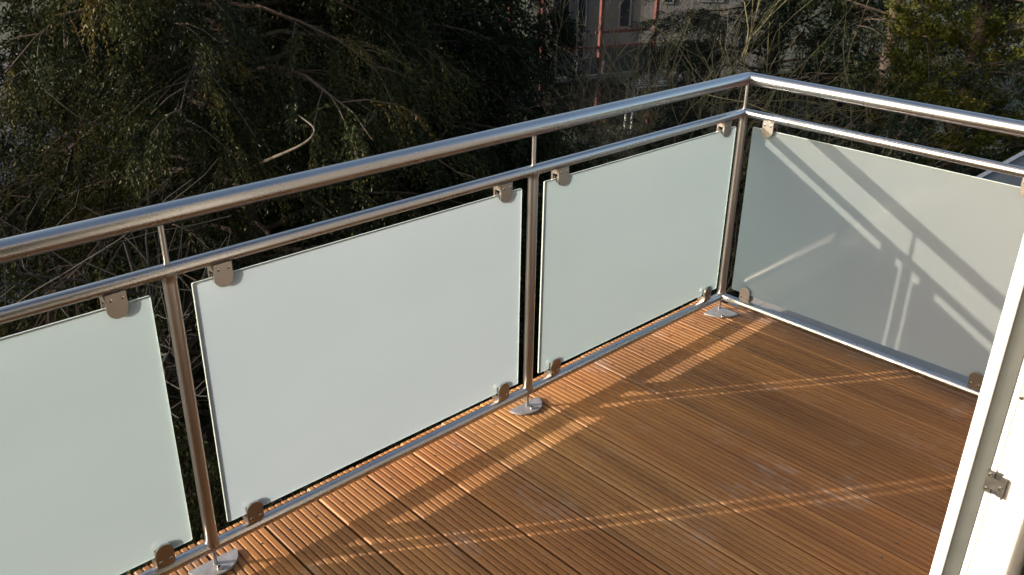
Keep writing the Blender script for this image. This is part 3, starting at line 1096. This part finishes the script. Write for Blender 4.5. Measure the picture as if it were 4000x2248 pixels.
# --- low shrubs seen through the gaps beside the posts
for i, (az, ds, h, r, lb) in enumerate(((21.0, 9.6, 1.5, 1.3, 'low green shrub seen in the gap beside the near post'), (45.0, 12.2, 1.6, 1.5, 'low green shrub seen in the gap beside the middle post'),
                                        (60.0, 8.6, 1.7, 1.4, 'low green shrub seen in the gap beside the corner post'))):
    make_conifer('juniper_shrub', lb, polar(az, ds), h, r, 'shrub', 90 + i, limbs=60, sec=10, strands=9, leaves=10, ll=0.06, lw=0.012, droop=0.15, slen=0.26, updir=0.35, tint_mu=0.5, zlo=0.02)['category'] = 'shrub'

# ================================================================== FAR BUILDING WITH RED BALCONY
AZB = 48.6
bo = polar(AZB, 30.0)
bf = np.array([math.sin(math.radians(AZB)), math.cos(math.radians(AZB)), 0])
brt = np.array([bf[1], -bf[0], 0])
far = empty('apartment_building', tuple(bo), 'grey apartment building with red balcony behind leafless shrubs', 'building')
far.rotation_euler = (0, 0, math.atan2(brt[1], brt[0]))          # local x = right, local y = away


def fb(name, boxes, mat, parent=far, rz=0.0, loc=(0, 0, 0)):
    bm = bmesh.new()
    for lo, hi in boxes: add_box(bm, lo, hi)
    return link(name, from_bm(name, bm), MAT[mat], parent, loc, (0, 0, rz))


fb('wall', [((-2.1, 3.5, 1.2), (6.4, 9.5, 12.0))], 'facade')
fb('plinth', [((-2.1, 3.48, 0.0), (6.4, 9.5, 1.2))], 'plinth')
fb('wall_pier', [((-2.15, 2.6, 0.0), (-1.45, 3.497, 12.0))], 'plinth')
for (x0, x1, z0, z1) in ((-1.25, -0.85, 1.9, 6.2), (-0.62, -0.25, 1.9, 6.2), (0.9, 1.35, 3.3, 4.9), (2.45, 2.85, 4.2, 6.0), (3.7, 4.6, 4.3, 5.6)):
    w = fb('window', [((x0, 3.44, z0), (x0 + 0.06, 3.497, z1)), ((x1 - 0.06, 3.44, z0), (x1, 3.497, z1)), ((x0 + 0.06, 3.44, z1 - 0.06), (x1 - 0.06, 3.497, z1)), ((x0 + 0.06, 3.44, z0), (x1 - 0.06, 3.497, z0 + 0.06))], 'winframe')
    fb('pane', [((x0 + 0.06, 3.47, z0 + 0.06), (x1 - 0.06, 3.496, z1 - 0.06))], 'darkpane', w)
# balcony: corner towards the camera, turned in plan
bal = math.radians(32)
bx = (-0.35, 0.2, 0)
fb('balcony_slab', [((-1.5, 0.0, 2.02), (3.0, 3.4, 2.16))], 'facade', rz=bal, loc=bx)
for a, b in (((-1.5, 0.0, 3.02), (3.0, 0.07, 3.12)), ((-1.5, 0.07, 3.02), (-1.43, 3.2, 3.12)), ((0.9, 0.55, 3.42), (3.0, 0.62, 3.52))):
    fb('balcony_rail', [(a, b)], 'red', rz=bal, loc=bx)
for x, y in ((-1.47, 0.035), (-1.47, 2.4), (0.75, 0.035), (2.96, 0.035)):
    fb('balcony_post', [((x - 0.06, y - 0.06, 0.0), (x + 0.06, y + 0.06, 2.02)), ((x - 0.06, y - 0.0602, 2.16), (x + 0.06, y + 0.06, 5.6))], 'red', rz=bal, loc=bx)
for k in range(8):
    x0 = 0.95 + k * 0.25
    fb('infill_board', [((x0, 0.01, 2.18), (x0 + 0.235, 0.05, 3.0))], 'darkboard', rz=bal, loc=bx)
for k in range(8):
    x0 = -1.40 + k * 0.265
    fb('infill_board', [((x0, 0.01, 2.18), (x0 + 0.25, 0.05, 2.75))], 'darkboard', rz=bal, loc=bx)
fb('downpipe', [((-0.52, -0.02, 2.2), (-0.46, 0.04, 3.1))], 'whitepaint')


def far_item(u, v, dist):
    d = pix_ray(u, v)
    h = math.hypot(d.x, d.y)
    return np.array(CAM) + np.array(d) * (dist / h)


# garden things near that building
p = far_item(2372, 362, 32.8)
pts = [[(r * math.cos(2 * math.pi * i / 16), r * math.sin(2 * math.pi * i / 16), z) for i in range(16)] for r, z in ((0.17, 0), (0.25, 0.40), (0.28, 0.40), (0.28, 0.46), (0.24, 0.46), (0.22, 0.38))]
o = link('flower_pot', rings_mesh('flower_pot', pts), MAT['terracotta'], None, (p[0], p[1], GROUND + 0.004))
tag(o, 'orange brown flower pot under the red balcony', 'flower pot')
p = far_item(2530, 318, 32.0)
bench = empty('garden_bench', (p[0], p[1], GROUND), 'white slatted garden bench right of the red balcony post', 'bench')
bench.rotation_euler = (0, 0, math.radians(-20))
zb = float(p[2] - GROUND)
for k in range(6):
    link('slat', box_mesh('slat', (-0.75, 0.11 * k, 0), (0.75, 0.11 * k + 0.075, 0.03)), MAT['whitepaint'], bench, (0, -0.30, zb - 0.15 + 0.055 * k))
for x in (-0.7, 0.64):
    link('leg', box_mesh('leg', (x, -0.25, 0), (x + 0.06, -0.19, zb - 0.16)), MAT['whitepaint'], bench)
    link('leg', box_mesh('leg', (x, 0.20, 0), (x + 0.06, 0.26, zb + 0.06)), MAT['whitepaint'], bench)

# ================================================================== NEIGHBOUR ROOF AT THE RIGHT EDGE
A = far_item(3735, 760, 6.2)
B = far_item(4060, 580, 7.4)
ax = (B - A); ax /= np.linalg.norm(ax)
roof = empty('neighbour_roof', tuple(A), 'low neighbouring roof with grey metal verge and red tiles at the right edge', 'roof')
side = np.cross(ax, np.array([0, 0, 1.0])); side /= np.linalg.norm(side)
dn = np.array([0, 0, -1.0]) * 0.35 + side * 0.94
dn /= np.linalg.norm(dn)
nn = np.cross(ax, dn); nn /= np.linalg.norm(nn)
if nn[2] < 0: nn = -nn


def slabm(name, mat, a0, a1, s0, s1, h0, h1):
    bm = bmesh.new()
    vs = [bm.verts.new(tuple(ax * a + dn * s + nn * h)) for h in (h0, h1) for a, s in ((a0, s0), (a1, s0), (a1, s1), (a0, s1))]
    for f in ((3, 2, 1, 0), (4, 5, 6, 7), (0, 1, 5, 4), (1, 2, 6, 5), (2, 3, 7, 6), (3, 0, 4, 7)):
        bm.faces.new([vs[i] for i in f])
    return link(name, from_bm(name, bm), MAT[mat], roof)


slabm('roof_deck', 'slab', -1.5, 3.5, 0.0, 2.4, -0.12, 0.0)
slabm('verge_sheet', 'greyroof', -1.5, 3.5, 0.0, 0.26, 0.002, 0.02)
slabm('verge_upstand', 'zinc', -1.5, 3.5, -0.03, -0.002, -0.06, 0.03)
tl = None
for i in range(20):
    for j in range(9):
        a0 = -1.5 + i * 0.25
        s0 = 0.265 + j * 0.235
        if tl is None:
            tl = slabm('tile', 'tile', 0, 0.24, 0, 0.26, 0.01, 0.03)
            me = tl.data
            tl.location = tuple(ax * a0 + dn * s0 + nn * 0.004 * (j % 2))
        else:
            o = link('tile', me, None, roof)
            o.location = tuple(ax * a0 + dn * s0 + nn * 0.004 * (j % 2))
fb2 = bmesh.new()
w0 = [ax * a + dn * s + nn * -0.13 for a, s in ((-1.3, 0.15), (3.3, 0.15), (3.3, 2.2), (-1.3, 2.2))]
tv = [fb2.verts.new(tuple(q)) for q in w0]
bv = [fb2.verts.new((q[0], q[1], GROUND - A[2])) for q in w0]
fb2.faces.new(tv)
for i in range(4): fb2.faces.new((tv[i], tv[(i + 1) % 4], bv[(i + 1) % 4], bv[i]))
link('shed_wall', from_bm('shed_wall', fb2), MAT['facade'], roof)
